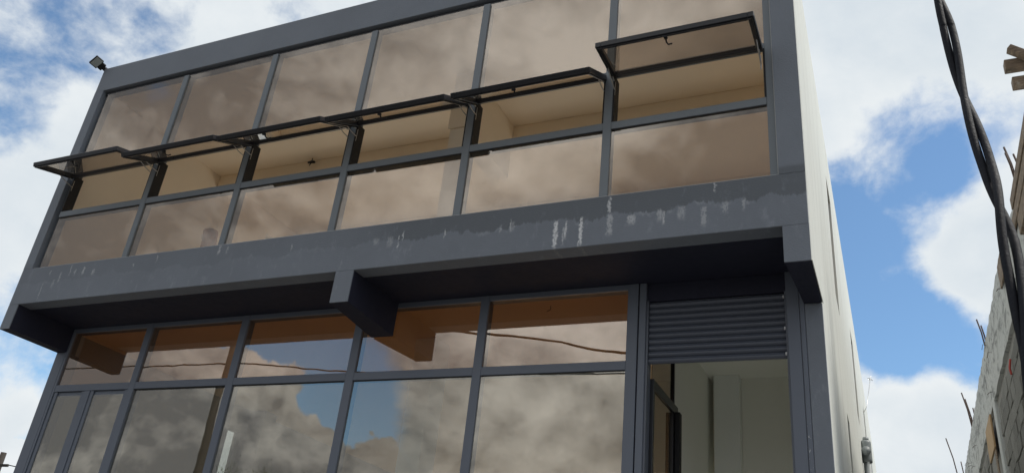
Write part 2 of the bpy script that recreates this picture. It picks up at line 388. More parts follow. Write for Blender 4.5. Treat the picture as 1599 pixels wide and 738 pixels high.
# ------------------------------------------------------------------ the building
XL, XR = -7.461, .497
D = .715
ZTOP, ZOT, ZOB, ZFB, ZFIN = 7.493, 7.141, 4.792, 4.382, 4.112
XOL, XOR = -7.325, .321
bld = root('commercial_building', (-3.5, 0, 0), 'two storey charcoal and white commercial building with bronze glass front and open awning windows', 'building')
fy = .16
box('fascia', XL, XR, 0, fy, ZFB, ZOB, 'facade_paint', bld, label='stained charcoal band with white drips under the upper windows')
box('parapet', XL, XR, 0, fy, ZOT, ZTOP, 'facade_paint', bld)
box('fin', XL, XOL, 0, fy, ZOB + .0005, ZOT - .0005, 'facade_paint', bld, bev=0)
box('fin', XOR, XR, 0, fy, ZOB + .0005, ZOT - .0005, 'facade_paint', bld, bev=0)
# brackets: lower ends of the fins and the middle beam, running back to the glass line
box('fin_bracket', XL, -7.316, .0, .012, ZFIN, ZFB - .0005, 'facade_paint', bld)
box('bracket_arm', XL + .001, -7.317, .0124, D + .02, ZFIN + .001, ZFB - .0005, 'shaded_paint', bld, bev=0)
bm = bmesh.new(); prism(bm, [(.327, 0), (XR, 0), (XR, .012), (.3278, .012)], 2, ZFIN, ZFB - .0005)
link('fin_bracket', bm, 'facade_paint', bld)
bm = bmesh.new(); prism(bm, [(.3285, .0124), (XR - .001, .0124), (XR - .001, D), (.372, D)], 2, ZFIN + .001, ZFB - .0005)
link('bracket_arm', bm, 'shaded_paint', bld)
bm = bmesh.new()
B(bm, -3.314, -3.133, 0, .012, 4.096, ZFB - .0005, .002)
link('beam_end', bm, 'facade_paint', bld)
bm = bmesh.new()
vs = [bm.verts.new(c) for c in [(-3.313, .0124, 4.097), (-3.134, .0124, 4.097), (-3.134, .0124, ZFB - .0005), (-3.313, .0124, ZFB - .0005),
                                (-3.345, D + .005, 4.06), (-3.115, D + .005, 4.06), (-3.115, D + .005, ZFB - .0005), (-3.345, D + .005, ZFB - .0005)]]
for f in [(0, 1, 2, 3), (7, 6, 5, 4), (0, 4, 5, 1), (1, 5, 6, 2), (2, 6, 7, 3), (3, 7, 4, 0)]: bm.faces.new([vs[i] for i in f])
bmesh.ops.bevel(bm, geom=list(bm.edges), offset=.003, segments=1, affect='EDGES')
link('beam', bm, 'shaded_paint', bld, label='short beam under the band, running back to the shop glass')
box('soffit', XL + .002, XR - .16, fy + .0005, D + .1, ZFB + .001, ZFB + .12, 'shaded_paint', bld, bev=0)
# pilasters at the glass line of the ground floor
box('pilaster', XL, -7.318, D, D + .18, 0, ZFIN - .0005, 'dark_aluminium', bld)
box('pilaster', .374, XR - .002, D, D + .018, 0, ZFIN - .0005, 'facade_paint', bld)
# side wall in pieces around its windows and an added side doorway, slightly out of square like the photographed one
def xw(y): return XR - .0115 * max(0, y)
WH = [(.95, 2.9, .16, 2.85), (3.3, 3.92, 5.3, 6.75), (3.62, 4.0, 2.9, 4.15), (7.3, 8.0, 5.2, 6.5), (11.2, 11.9, 5.2, 6.5), (8.1, 8.7, 2.4, 3.4), (13.0, 13.6, 2.4, 3.4)]  # the first is an unseen open doorway, added to light the lobby
bm = bmesh.new()
def wall_piece(y0, y1, z0, z1):
    t = .16
    v = [bm.verts.new(c) for c in [(xw(y0) - t, y0, z0), (xw(y0), y0, z0), (xw(y1), y1, z0), (xw(y1) - t, y1, z0),
                                   (xw(y0) - t, y0, z1), (xw(y0), y0, z1), (xw(y1), y1, z1), (xw(y1) - t, y1, z1)]]
    for f in [(0, 1, 2, 3), (7, 6, 5, 4), (0, 4, 5, 1), (1, 5, 6, 2), (2, 6, 7, 3), (3, 7, 4, 0)]: bm.faces.new([v[i] for i in f])
ys = sorted({.735, 21.0} | {h[0] for h in WH} | {h[1] for h in WH})
for y0, y1 in zip(ys, ys[1:]):
    zs = [(h[2], h[3]) for h in WH if h[0] <= y0 + 1e-6 and h[1] >= y1 - 1e-6]
    zs.sort(); z = 0.0
    for a_, b_ in zs: wall_piece(y0, y1, z, a_); z = b_
    wall_piece(y0, y1, z, ZTOP - .002)
wall_piece(fy + .0005, .735, ZFB + .002, ZTOP - .002)
link('side_wall', bm, 'white_wall', bld, label='white painted plaster side wall along the alley')
# thin white return on the edge of the front frame
bm = bmesh.new(); prism(bm, [(XR + .0005, .006), (XR + .006, .012), (XR + .006, .74), (XR + .0005, .74)], 2, ZFIN + .004, ZTOP)
link('wall_return', bm, 'white_wall', bld)
for (y0, y1, z0, z1) in WH[1:]:
    xm = xw((y0 + y1) / 2)
    bm = bmesh.new(); w_ = .04; xa, xb = xm - .13, xm - .09
    B(bm, xa, xb, y0 + .002, y0 + w_, z0 + .002, z1 - .002); B(bm, xa, xb, y1 - w_, y1 - .002, z0 + .002, z1 - .002)
    B(bm, xa, xb, y0 + w_, y1 - w_, z0 + .002, z0 + w_); B(bm, xa, xb, y0 + w_, y1 - w_, z1 - w_, z1 - .002)
    fr = link('side_window', bm, 'sash_black', bld, loc=(xm, (y0 + y1) / 2, z0))
    box('pane', xm - .115, xm - .108, y0 + w_ - .005, y1 - w_ + .005, z0 + w_ - .005, z1 - w_ + .005, 'bronze_glass_upper', fr, bev=0)
# left wall with the narrow window through which daylight and a tree show
LW = (3.35, 3.68, 2.2, 4.02)
LU = (3.18, 3.58, 5.7, 6.86)      # the small window above it, mirrored in one of the open sashes
box('left_wall', XL + .002, XL + .13, D + .18, LW[0], 0, 4.5, 'shop_wall', bld, bev=0)
box('left_wall', XL + .002, XL + .13, LW[1], 21, 0, 4.5, 'shop_wall', bld, bev=0)
box('left_wall', XL + .002, XL + .13, D + .18, LU[0], 4.501, ZTOP - .004, 'cream_wall', bld, bev=0)
box('left_wall', XL + .002, XL + .13, LU[1], 21, 4.501, ZTOP - .004, 'cream_wall', bld, bev=0)
box('left_wall', XL + .002, XL + .13, LU[0], LU[1], 4.501, LU[2], 'cream_wall', bld, bev=0)
box('left_wall', XL + .002, XL + .13, LU[0], LU[1], LU[3], ZTOP - .004, 'cream_wall', bld, bev=0)
box('window_pane', XL + .06, XL + .066, LU[0], LU[1], LU[2], LU[3], 'plain_glass', bld, bev=0)
box('left_wall', XL + .002, XL + .13, LW[0], LW[1], 0, LW[2], 'shop_wall', bld, bev=0)
box('left_wall', XL + .002, XL + .13, LW[0], LW[1], LW[3], 4.5, 'shop_wall', bld, bev=0)
box('left_wall', XL + .002, XL + .13, fy + .001, D + .18, ZFB + .125, ZTOP - .004, 'cream_wall', bld, bev=0)
box('window_pane', XL + .06, XL + .066, LW[0], LW[1], LW[2], LW[3], 'plain_glass', bld, bev=0, label='narrow clear window in the far side wall')
box('rear_wall', XL, .25, 21.0, 21.15, 0, ZTOP - .004, 'white_wall', bld, bev=0)
# slabs
box('roof_slab', XL + .13, XR - .36, fy + .002, 3.92, 7.172, 7.32, 'cream_ceiling', bld, bev=0)  # cut short so daylight falls in behind the upper room
bm = bmesh.new(); B(bm, XR - .36, XR - .165, fy + .002, 3.92, 7.172, 7.32); link('roof_slab', bm, 'cream_ceiling', bld)
box('floor_slab', XL + .13, .15, D + .101, 9.0, 4.50, 4.70, 'bounce_tile', bld, bev=0)
box('shop_ceiling', XL + .13, -.83, D + .10, 8.99, 4.348, 4.498, 'shop_ceiling', bld, bev=0)
box('shop_ceiling', -.829, .335, D + .10, 8.99, 4.348, 4.498, 'lobby_wall', bld, bev=0, label='grey white ceiling over the entrance')
box('upper_floor', XL + .13, .335, fy + .001, D + .10, ZFB + .121, ZFB + .30, 'tile_floor', bld, bev=0)
box('shop_floor', XL + .13, .30, D, 20.9, .0, .14, 'bounce_tile', bld, bev=0)
# upper room; its unseen back is left open to let daylight in
UY = 3.78
box('interior_wall', XL + .131, .33, UY, UY + .12, 4.70, 4.95, 'cream_wall', bld, bev=0)
for q in range(5):
    xq = -7.33 + q * 1.83
    box('rear_pier', xq, xq + .25, UY, UY + .12, 4.951, 6.639, 'cream_wall', bld, bev=0)
box('rear_lintel', XL + .131, .33, UY, UY + .12, 6.64, 7.171, 'cream_wall', bld, bev=0)
box('interior_wall', .20, .325, D + .2, UY, 4.70, 7.171, 'cream_wall', bld, bev=0)
box('ceiling_beam', XL + .131, .199, 2.05, 2.30, 6.98, 7.1715, 'cream_ceiling', bld, bev=.005)
box('interior_column', -3.05, -2.87, 1.0, 1.18, 4.701, 6.46, 'pale_plaster', bld, bev=.004)
box('ceiling_beam', -3.07, -2.85, .98, 2.049, 6.461, 7.1715, 'cream_ceiling', bld, bev=.004)
bm = bmesh.new()      # unpainted patch with a ragged edge on the ceiling
pts = [(-3.44, .33), (-3.27, .37)]
rag = [(-3.27 - i * .034, .60 + random.uniform(-.03, .03) + i * -.008) for i in range(0, 7)]
prism(bm, [(-3.46, .30), (-3.27, .34)] + rag, 2, 7.168, 7.1725)
link('plaster_patch', bm, 'pale_plaster', bld)

# -------- upper glazing
YG = .017
x0g = -7.219
bay = 1.25
mw = .034                              # half width of a mullion
zt = 5.454                             # lower transom centre
zh = 5.93                              # upper transom centre
XM = [-7.285, -6.005, -4.745, -3.49, -2.235, -.969, .285]
FY0, FY1 = .019, .115
for i, x in enumerate(XM):
    hw = .026 if i in (0, 6) else mw
    if i == 6: box('mullion', .262, XOR - .006, FY0 + .01, FY1, ZOB + .001, ZOT - .004, 'aluminium', bld, bev=.002)
    elif i == 0: box('mullion', -7.300, -7.262, FY0 + .035, FY1, ZOB + .001, ZOT - .004, 'sash_black', bld, bev=.002)
    else: box('mullion', x - hw, x + hw, FY0, FY1, ZOB + .001, ZOT - .052, 'aluminium', bld, bev=.002)
# white sealant line beside the right jamb, thin pale line on the left one
box('sealant_line', XOR - .0055, XOR - .0005, FY0 - .006, FY0 + .03, ZOB + .002, ZOT - .002, 'sealant', bld, bev=0)
box('sealant_line', XOL + .0005, XOL + .012, FY0 + .06, FY0 + .08, ZOB + .002, ZOT - .01, 'sealant', bld, bev=0)
box('sill_bead', XOL + .01, XOR - .006, FY0 - .004, FY0 + .05, ZOB + .0005, ZOB + .010, 'sealant', bld, bev=0)
box('head_frame', XOL + .012, XOR - .006, FY0 + .02, FY1, ZOT - .05, ZOT - .026, 'sash_black', bld, bev=.002)
box('head_frame', XOL + .012, XOR - .006, FY0 + .045, FY1, ZOT - .0255, ZOT - .002, 'sash_black', bld, bev=.002)
GY = .034
for i in range(6):
    a0 = XM[i] + (.024 if i == 0 else mw) + .0005
    a1 = XM[i + 1] - (mw if i < 5 else .023) - .0005
    box('transom', a0, a1, FY0 + .003, FY1 - .003, zt - .034, zt + .034, 'aluminium', bld, bev=.002)
    box('transom', a0, a1, FY0 + .006, FY0 + .052, zh + .018, zh + .070, 'aluminium', bld, bev=.002)
    # fixed panes above and below
    box('window_pane', a0 - .001, a1 + .001, GY, GY + .006, zh + .0705, ZOT - .051, 'bronze_glass_upper', bld, bev=0)
    box('window_pane', a0 - .001, a1 + .001, GY, GY + .006, ZOB + .0105, zt - .0345, 'bronze_glass_upper', bld, bev=0)
    g_ = .012
    for q0, q1 in ((a0, a0 + g_), (a1 - g_, a1)):
        box('gasket', q0, q1, FY0 + .004, FY1 + .02, zt + .0345, zh + .0175, 'seal_rubber', bld, bev=0)
    # putty beads beneath the transom
    box('gasket', a0 + .002, a1 - .002, FY0 + .006, GY - .001, zt - .044, zt - .0345, 'seal_rubber', bld, bev=0)

ANG = [15, 24, 27, 29, 29, 3]
LEN = [.485, .47, .485, .485, .455, .435]
def make_sash():
    """local frame: hinge along x at origin, frame runs to +L in local -Y, glass in the middle"""
sash_lab = [None, None, None, None, None, 'awning sash held open almost level']
for i in range(6):
    a0 = XM[i] + (.024 if i == 0 else mw) - .012; a1 = XM[i + 1] - (mw if i < 5 else .023) + .012
    if i == 5: a1 -= .02
    w_, L = a1 - a0, LEN[i]
    a = math.radians(ANG[i])
    hx, hy, hz = a0, FY0 - .006, zh + .004
    M = Matrix.Translation((hx, hy, hz)) @ Matrix.Rotation(a, 4, 'X')
    def fin(name, bm, m, parent, lab=None, smooth=False):
        bmesh.ops.transform(bm, matrix=M, verts=bm.verts); return link(name, bm, m, parent, lab, smooth=smooth, loc=(hx, hy, hz) if parent is bld else None)
    fw, th = .044, .046
    bm = bmesh.new()
    B(bm, 0, fw, -L, 0, -th / 2, th / 2, .003); B(bm, w_ - fw, w_, -L, 0, -th / 2, th / 2, .003)
    B(bm, fw + .0005, w_ - fw - .0005, -L, -L + fw, -th / 2, th / 2, .003); B(bm, fw + .0005, w_ - fw - .0005, -fw * .8, 0, -th / 2, th / 2, .003)
    # inner rebate lip, proud on the underside
    B(bm, .012, w_ - .012, -L + .012, -L + .024, -th / 2 - .010, -th / 2 - .0005); B(bm, .012, .024, -L + .0245, -.02, -th / 2 - .010, -th / 2 - .0005)
    B(bm, w_ - .024, w_ - .012, -L + .0245, -.02, -th / 2 - .010, -th / 2 - .0005)
    s_ = fin('awning_sash', bm, 'sash_black', bld, sash_lab[i])
    bm = bmesh.new(); B(bm, fw - .005, w_ - fw + .005, -L + fw - .005, -fw * .8 + .005, -.003, .003)
    fin('pane', bm, 'bronze_glass_sash', s_)
    bm = bmesh.new(); c_ = w_ * .46
    B(bm, c_ - .014, c_ + .014, -L + fw * .2, -L + fw * .9, -th / 2 - .026, -th / 2 - .0105, .003)
    tube(bm, [(c_, -L + .03, -th / 2 - .02), (c_, -L + .045, -th / 2 - .045), (c_ + .01, -L + .065, -th / 2 - .055), (c_ + .04, -L + .07, -th / 2 - .05)], .0065, 8)
    fin('handle', bm, 'seal_rubber', s_)
    # friction stays, one on each side: an arm from the jamb and a slide on the sash
    for sx, s in ((.022, 1), (w_ - .022, -1)):
        q = M @ Vector((sx, -.17, -th / 2 - .012)); q0 = Vector((hx + sx, FY0 + .012, hz - .125)); q1 = M @ Vector((sx, -.05, -th / 2 - .012)); mid = Vector((hx + sx, FY0 - .01, hz - .05))
        bm = bmesh.new()
        tube(bm, [q0, q0 * .45 + q * .55 + Vector((0, 0, -.006)), q], [.0050, .0050, .004], 6)
        tube(bm, [mid, q1], .0055, 6); tube(bm, [q0 + Vector((0, .005, -.05)), q0 + Vector((0, .005, .08))], .0045, 6)
        link('stay_arm', bm, 'stay_steel', s_)

# -------- ground floor glazing
GYD = D + .022
ztop_g = 4.335; zgt = 3.703
GM = [(-7.318, -7.288), (-6.202, -6.094 - .028), (-4.918, -4.918 + .085), (-3.544, -3.544 + .085), (-2.275, -2.275 + .078), (-.958, -.872)]
for i, (a, b_) in enumerate(GM):
    box('mullion', a, b_, D + .002, D + .10, .14, ZFB - .0005, 'dark_aluminium', bld, bev=.003)
box('door_post', -.862, -.807, D + .004, D + .12, .14, ZFB - .0005, 'dark_aluminium', bld, bev=.003)
box('door_post', .246, .335, D + .004, D + .12, .14, ZFB - .0005, 'dark_aluminium', bld, bev=.003)
box('door_post', .338, .372, D + .001, D + .12, .14, ZFB - .0005, 'dark_aluminium', bld, bev=.003, label='outer guide rail speckled with white plaster')
for i in range(5):
    a0, a1 = GM[i][1] + .0005, GM[i + 1][0] - .0005
    box('transom', a0, a1, D + .004, D + .095, zgt - .036, zgt + .036, 'dark_aluminium', bld, bev=.002)
    box('head_frame', a0, a1, D + .006, D + .095, ztop_g, ZFB - .0005, 'dark_aluminium', bld, bev=.002)
    box('window_pane', a0 - .001, a1 + .001, GYD, GYD + .006, zgt + .0365, ztop_g - .0005, 'bronze_glass_shop', bld, bev=0)
    if i == 0:
        # a pair of narrow side lights
        xs = [(a0 + .001, -6.825), (-6.742, a1 - .001)]
        box('mullion', -6.824, -6.743, D + .004, D + .095, .14, zgt - .0365, 'dark_aluminium', bld, bev=.003)
        for (p0, p1) in xs:
            bm = bmesh.new(); fw = .045; zb, zt_ = .15, zgt - .038
            p0 += .002; p1 -= .002
            B(bm, p0, p0 + fw, D + .012, D + .060, zb, zt_, .003); B(bm, p1 - fw, p1, D + .012, D + .060, zb, zt_, .003)
            B(bm, p0 + fw + .0005, p1 - fw - .0005, D + .012, D + .060, zb, zb + fw, .003); B(bm, p0 + fw + .0005, p1 - fw - .0005, D + .03, D + .075, zt_ - fw, zt_, .003)
            lf = link('door_leaf', bm, 'dark_aluminium', bld, loc=(p0, D, zb))
            box('pane', p0 + fw - .003, p1 - fw + .003, GYD, GYD + .006, zb + fw - .003, zt_ - fw + .003, 'grey_glass_shop', lf, bev=0)
    else:
        box('window_pane', a0 - .001, a1 + .001, GYD, GYD + .006, .141, zgt - .0365, 'grey_glass_shop', bld, bev=0)
        box('gasket', a0 + .001, a1 - .001, D + .010, GYD - .001, zgt - .044, zgt - .0368, 'seal_rubber', bld, bev=0)

# -------- rolling shutter, half rolled up
sx0, sx1 = -.800, .243
box('shutter_box', -.806, .245, D + .03, D + .34, 4.232, ZFB - .0006, 'shaded_paint', bld, bev=.002)
bm = bmesh.new(); B(bm, -.806, -.790, D + .02, D + .12, .15, 4.2315); B(bm, .233, .2455, D + .02, D + .12, .15, 4.2315)
sh_ = link('rolling_shutter', bm, 'shutter_metal', bld, label='charcoal roller shutter rolled most of the way up', loc=(-.28, D, 4.2))
n_sl, z_t, z_b = 10, 4.2305, 3.722
ph = (z_t - z_b) / n_sl
prof = []
for k in range(9):
    t = k / 8
    prof.append((D + .055 - .020 * math.sin(math.pi * min(1, t * 1.12)) ** .8 if t * 1.12 < 1 else D + .055, t * ph * .94))
slat_mesh = None
for s in range(n_sl):
    z0 = z_b + s * ph
    if slat_mesh is None:
        bm = bmesh.new()
        prism(bm, [(y, z0 + z) for (y, z) in prof] + [(D + .066, z0 + ph), (D + .066, z0)], 0, sx0 + .012, sx1 - .012)
        o = link('slat', bm, 'shutter_metal', sh_, loc=(-.28, D + .05, z0)); slat_mesh = o.data
    else:
        o = bpy.data.objects.new('slat', slat_mesh); COL.objects.link(o); o.parent = sh_
        o.location = Vector((-.28, D + .05, z0)) - wpos(sh_)
for z in (4.19, 3.942, 3.748):
    bm = bmesh.new(); B(bm, .221, .232, D + .020, D + .034, z - .012, z + .012, .003); link('end_clip', bm, 'clip_white', sh_)

# -------- behind the shutter: lobby, glass partition with its door frame
bm = bmesh.new()
B(bm, -.80, -.765, D + .13, 1.62, 3.555, 3.63, .003)
B(bm, -.80, -.765, 1.47, 1.55, .15, 3.5545, .003); B(bm, -.80, -.765, 1.47, 1.50, 3.6305, 4.3475, .002)
B(bm, -.80, -.765, D + .125, D + .17, .15, 3.5545, .003)
pt = link('glass_partition', bm, 'sash_black', bld, loc=(-.78, 1.1, .14))
box('pane', -.785, -.780, D + .17, 1.47, .16, 3.555, 'bronze_glass_dark', pt, bev=0)
box('pane', -.785, -.780, D + .13, 1.47, 3.63, 4.347, 'bronze_glass_dark', pt, bev=0)
bm = bmesh.new(); B(bm, -.763, -.722, 1.50, 1.575, .15, 3.56, .004); link('door_stile', bm, 'seal_rubber', pt)
box('interior_wall', -.83, -.79, 1.56, 3.2, .141, 4.3475, 'lobby_wall', bld, bev=0)
box('interior_wall', -.789, -.20, 3.20, 3.30, 3.42, 4.3475, 'lobby_wall', bld, bev=0)  # unseen lower part left open to brighten the lobby
box('interior_wall', -.48, .33, 3.05, 3.19, 3.42, 4.3475, 'lobby_wall', bld, bev=0)
box('interior_column', -.73, -.481, 2.93, 3.049, .141, 4.3472, 'shop_column', bld, bev=.004)
tubeobj('loose_wire', [(-.12, 1.55, 4.347), (-.11, 1.55, 4.28), (-.14, 1.53, 4.23), (-.20, 1.53, 4.22), (-.22, 1.52, 4.25)], .004, 'cable_thin', bld, 6)
tubeobj('loose_wire', [(-1.72, .95, 4.347), (-1.71, .94, 4.31), (-1.74, .93, 4.29)], .003, 'cable_thin', bld, 6)
tubeobj('loose_wire', [(-5.1, 1.0, 4.347), (-5.09, 1.0, 4.30), (-5.11, .98, 4.26)], .003, 'cable_thin', bld, 6)
# shop; its unseen rear is left open below so daylight gets in
for q in range(4):
    box('rear_pier', -7.3 + q * 2.1, -7.05 + q * 2.1, 8.7, 8.95, .141, 4.3475, 'shop_wall', bld, bev=0)
box('interior_wall', XL + .131, -.84, 8.951, 9.05, 3.30, 4.3475, 'shop_wall', bld, bev=0)
box('interior_column', -3.37, -3.13, 1.5, 1.78, .141, 4.3475, 'shop_column', bld, bev=.004)
box('interior_column', -7.32, -7.05, 3.75, 4.0, .141, 4.3475, 'shop_wall', bld, bev=.004)

for o in bld.children:      # panes never sit perfectly in plane
    if o.name.startswith('window_pane') and o.location.y < 1.0:
        o.rotation_euler = (random.uniform(-.0022, .0022), 0, random.uniform(-.0022, .0022))

# ------------------------------------------------------------------ floodlight on the top left corner
fl = root('floodlight', (-7.46, 0.05, 7.46), 'small black floodlight on the top left corner of the front', 'floodlight')
def flt(bm): bmesh.ops.transform(bm, matrix=Matrix.Translation((-7.49, -.085, 7.52)) @ Matrix.Rotation(math.radians(-38), 4, 'Y') @ Matrix.Rotation(math.radians(-8), 4, 'X') @ Matrix.Scale(.78, 4), verts=bm.verts)
bm = bmesh.new(); B(bm, -.085, .085, -.10, .035, -.012, .022, .006); B(bm, -.05, .05, -.08, .02, .0225, .035, .004)
for k in range(5): B(bm, -.05 + .022 * k, -.044 + .022 * k, -.075, .015, .0355, .048)
flt(bm); link('housing', bm, 'seal_rubber', fl)
bm = bmesh.new(); B(bm, -.070, .070, -.088, .022, -.0165, -.0125); flt(bm); link('lens', bm, 'lamp_lens', fl)
bm = bmesh.new(); B(bm, -.06, .06, .036, .10, -.020, .016, .004); B(bm, -.03, .03, .10, .16, -.03, .03, .004); flt(bm); link('bracket', bm, 'seal_rubber', fl)

# ------------------------------------------------------------------ cardboard roll inside the window
rl = root('paper_roll', (-5.18, .26, 4.71), 'torn brown cardboard roll standing inside the lower left upstairs window', 'roll')
bm = bmesh.new(); tube(bm, [(-5.165, .27, 4.71), (-5.178, .27, 5.00), (-5.205, .275, 5.125)], .072, 20); link('tube', bm, 'cardboard', rl, smooth=False)
bm = bmesh.new(); v = [bm.verts.new(c) for c in [(-5.235, .205, 5.03), (-5.20, .18, 5.06), (-5.17, .185, 4.97), (-5.20, .186, 5.058), (-5.235, .211, 5.035)]]
bm.faces.new(v[:3]); bm.faces.new([v[0], v[2], v[3], v[4]][:4]); link('torn_flap', bm, 'plywood', rl)
sl = root('cardboard_sheet', (-5.45, .24, 4.705), 'flat scrap of brown cardboard lying beside the roll on the sill', 'cardboard')
bm = bmesh.new(); prism(bm, [(-5.62, 4.805), (-5.42, 4.835), (-5.20, 4.865), (-5.20, 4.71), (-5.62, 4.71)], 1, .145, .150); link('sheet', bm, 'cardboard', sl)

lh = root('lamp_holder', (-5.72, 2.0, 7.17), 'tiny black bare lamp holder hanging on a wire from the upstairs ceiling', 'lamp holder')
tubeobj('wire', [(-5.72, 2.0, 7.171), (-5.71, 1.99, 7.10), (-5.73, 1.98, 7.05)], .006, 'cable_thin', lh, 6)
tubeobj('socket', [(-5.76, 1.98, 7.10), (-5.70, 1.985, 7.105), (-5.66, 1.99, 7.10)], [.014, .02, .016], 'seal_rubber', lh, 8)

# ------------------------------------------------------------------ vent pipe and wire on the side wall
vp = root('vent_pipe', (xw(8) + .07, 7.75, 0.06), 'grey plastic vent pipe with a tee fitting on the white side wall', 'pipe')
px, py = xw(7.75) + .065, 7.75
tubeobj('pipe', [(px, py, .06), (px, py, 4.70)], .055, 'pvc_grey', vp, 14)
tubeobj('tee_fitting', [(px, py, 4.62), (px, py, 4.66), (px, py, 4.90), (px, py, 4.93)], [.066, .068, .068, .062], 'pvc_grey', vp, 14)
tubeobj('tee_branch', [(px, py - .02, 4.78), (px, py - .15, 4.75), (px, py - .19, 4.745)], [.056, .056, .064], 'pvc_grey', vp, 14)
tubeobj('cap', [(px, py, 4.931), (px, py, 4.98)], [.045, .04], 'pvc_grey', vp, 14)
for z in (1.2, 3.0, 4.4): box('pipe_clip', px - .07, px + .06, py - .062, py - .056, z, z + .04, 'stay_steel', vp, bev=0)
aw = root('wire_aerial', (xw(11.7), 11.7, 6.6), 'thin bent wire aerial sticking out from the far top of the white wall', 'aerial')
tubeobj('rod', [(.36, 11.7, 6.5), (.42, 11.75, 6.62), (.52, 12.3, 7.35)], .006, 'stay_steel', aw, 6)
tubeobj('tip', [(.47, 12.28, 7.36), (.52, 12.3, 7.36), (.56, 12.32, 7.32)], .007, 'stay_steel', aw, 6)
tubeobj('tip', [(.50, 12.28, 7.32), (.52, 12.3, 7.37), (.54, 12.32, 7.42)], .006, 'stay_steel', aw, 6)

# ------------------------------------------------------------------ the unfinished neighbour across the alley
NX, NT = 2.21, 6.40
nb = root('unfinished_building', (3.5, 8, 0), 'unfinished grey concrete block building with a rough ring beam across the alley', 'building')
bm = bmesh.new(); B(bm, NX + .03, NX + .20, 1.6, 22, 0, 5.56)
link('wall_core', bm, 'mortar', nb)
# individual blocks where they can be told apart
bl_mesh = []
for k in range(5):
    b = bmesh.new(); B(b, 0, .05, 0, .392, 0, .190, .006)
    for v in b.verts: v.co += Vector((random.uniform(-.003, .003), random.uniform(-.003, .003), random.uniform(-.003, .003)))
    me = bpy.data.meshes.new('block'); b.to_mesh(me); b.free(); me.materials.append(MATS['block_concrete']); bl_mesh.append(me)
COLS = [(3.55, 3.80), (8.0, 8.27), (12.4, 12.7), (17.0, 17.3)]
OPEN = [(8.35, 9.9, 3.5, 5.5)]
cnt = 0; rest = bmesh.new()
rows = int(5.54 / .2)
for r in range(rows):
    z = .0 + r * .2
    y = 1.62 + (.2 if r % 2 else 0)
    while y < 21.6:
        if not any(y + .39 > c0 and y < c1 for c0, c1 in COLS) and not any(y + .39 > o0 and y < o1 and z + .19 > q0 and z < q1 for o0, o1, q0, q1 in OPEN):
            off = random.uniform(-.006, .008)
            if z > 2.55 and 4.0 < y < 12.3 and cnt < 295:
                o = bpy.data.objects.new('block', random.choice(bl_mesh)); COL.objects.link(o); o.parent = nb
                o.location = Vector((NX + off, y, z)) - Vector(nb.location); o.rotation_euler = (random.uniform(-.01, .01), 0, random.uniform(-.01, .01)); cnt += 1
            else:
                B(rest, NX + off, NX + .04, y, y + .39, z, z + .19)
        y += .4
o = link('block_wall', rest, 'block_concrete', nb); o['kind'] = 'stuff'
for (c0, c1) in COLS: box('column', NX - .018, NX + .22, c0, c1, 0, 5.56, 'column_concrete', nb, bev=.01)
# rough ring beam: displaced strip
bm = bmesh.new()
NYs = 170; NZs = 10
def rb(y, z):
    q = Vector((NX - .012 + (.025 if y < 4.0 else 0), y, z - (.10 if y < 4.0 and z > 6 else 0)))
    from mathutils import noise as mn
    return q + Vector((mn.noise(Vector((y * 3, z * 6, 1.7))) * .008 + mn.noise(Vector((y * 9, z * 9, 4.7))) * .006, 0, 0))
grid = [[bm.verts.new(rb(1.6 + 20 * i / NYs, 5.561 + (NT + .015 * math.sin(i * 1.7) - 5.561) * j / NZs)) for j in range(NZs + 1)] for i in range(NYs + 1)]
for i in range(NYs):
    for j in range(NZs): bm.faces.new((grid[i][j], grid[i + 1][j], grid[i + 1][j + 1], grid[i][j + 1]))
bk = [[bm.verts.new((NX + .2, g[j].co.y, g[j].co.z)) for j in (0, -1)] for g in grid]
for i in range(NYs):
    bm.faces.new((grid[i][-1], grid[i + 1][-1], bk[i + 1][1], bk[i][1])); bm.faces.new((grid[i][0], bk[i][0], bk[i + 1][0], grid[i + 1][0])); bm.faces.new((bk[i][0], bk[i][1], bk[i + 1][1], bk[i + 1][0]))
link('ring_beam', bm, 'ring_concrete', nb, smooth=False)
box('front_wall', NX + .201, 9.0, 1.6, 1.8, 0, NT, 'mortar', nb, bev=0)
box('roof_slab', NX + .201, 9.0, 1.801, 21.6, 6.2, NT - .002, 'ring_concrete', nb, bev=0)
# window opening closed by plywood, with a timber post
box('window_board', NX - .060, NX - .035, 8.45, 9.45, 5.02, 5.50, 'plywood', nb, bev=.004)
box('window_post', NX - .045, NX - .0305, 8.50, 8.72, 3.5, 5.015, 'timber', nb, bev=.004)
# starter bars
for (y, x, h, lean, r_) in [(3.30, NX + .05, .42, -.06, .010), (3.36, NX + .12, .36, -.05, .010), (3.22, NX + .02, .30, -.04, .010), (8.05, NX - .00, .42, -.06, .011), (8.1, NX + .03, .34, -.04, .011), (8.2, NX + .1, .3, 0, .011),
                            (12.42, NX + .0, .66, -.10, .013), (12.5, NX + .03, .56, -.08, .013), (12.62, NX + .10, .42, -.03, .012), (12.7, NX + .06, .50, -.08, .012),
                            (16.9, NX - .10, .95, -.16, .014), (17.1, NX + .03, .45, -.03, .013)]:
    tubeobj('rebar', [(x, y, NT - .08), (x + lean * .4, y, NT + h * .5), (x + lean, y, NT + h)], r_, 'rebar_rust', nb, 6)
for k in range(13):     # stubs of tie wire and nails left in the cast concrete
    y = random.uniform(4, 15); z = random.uniform(5.65, 6.35)
    tubeobj('wire_stub', [(NX - .01, y, z), (NX - .06, y + random.uniform(-.03, .03), z + random.uniform(-.03, .02)), (NX - .08, y + random.uniform(-.06, .06), z - random.uniform(.02, .09))], .004, 'rebar_rust', nb, 5)
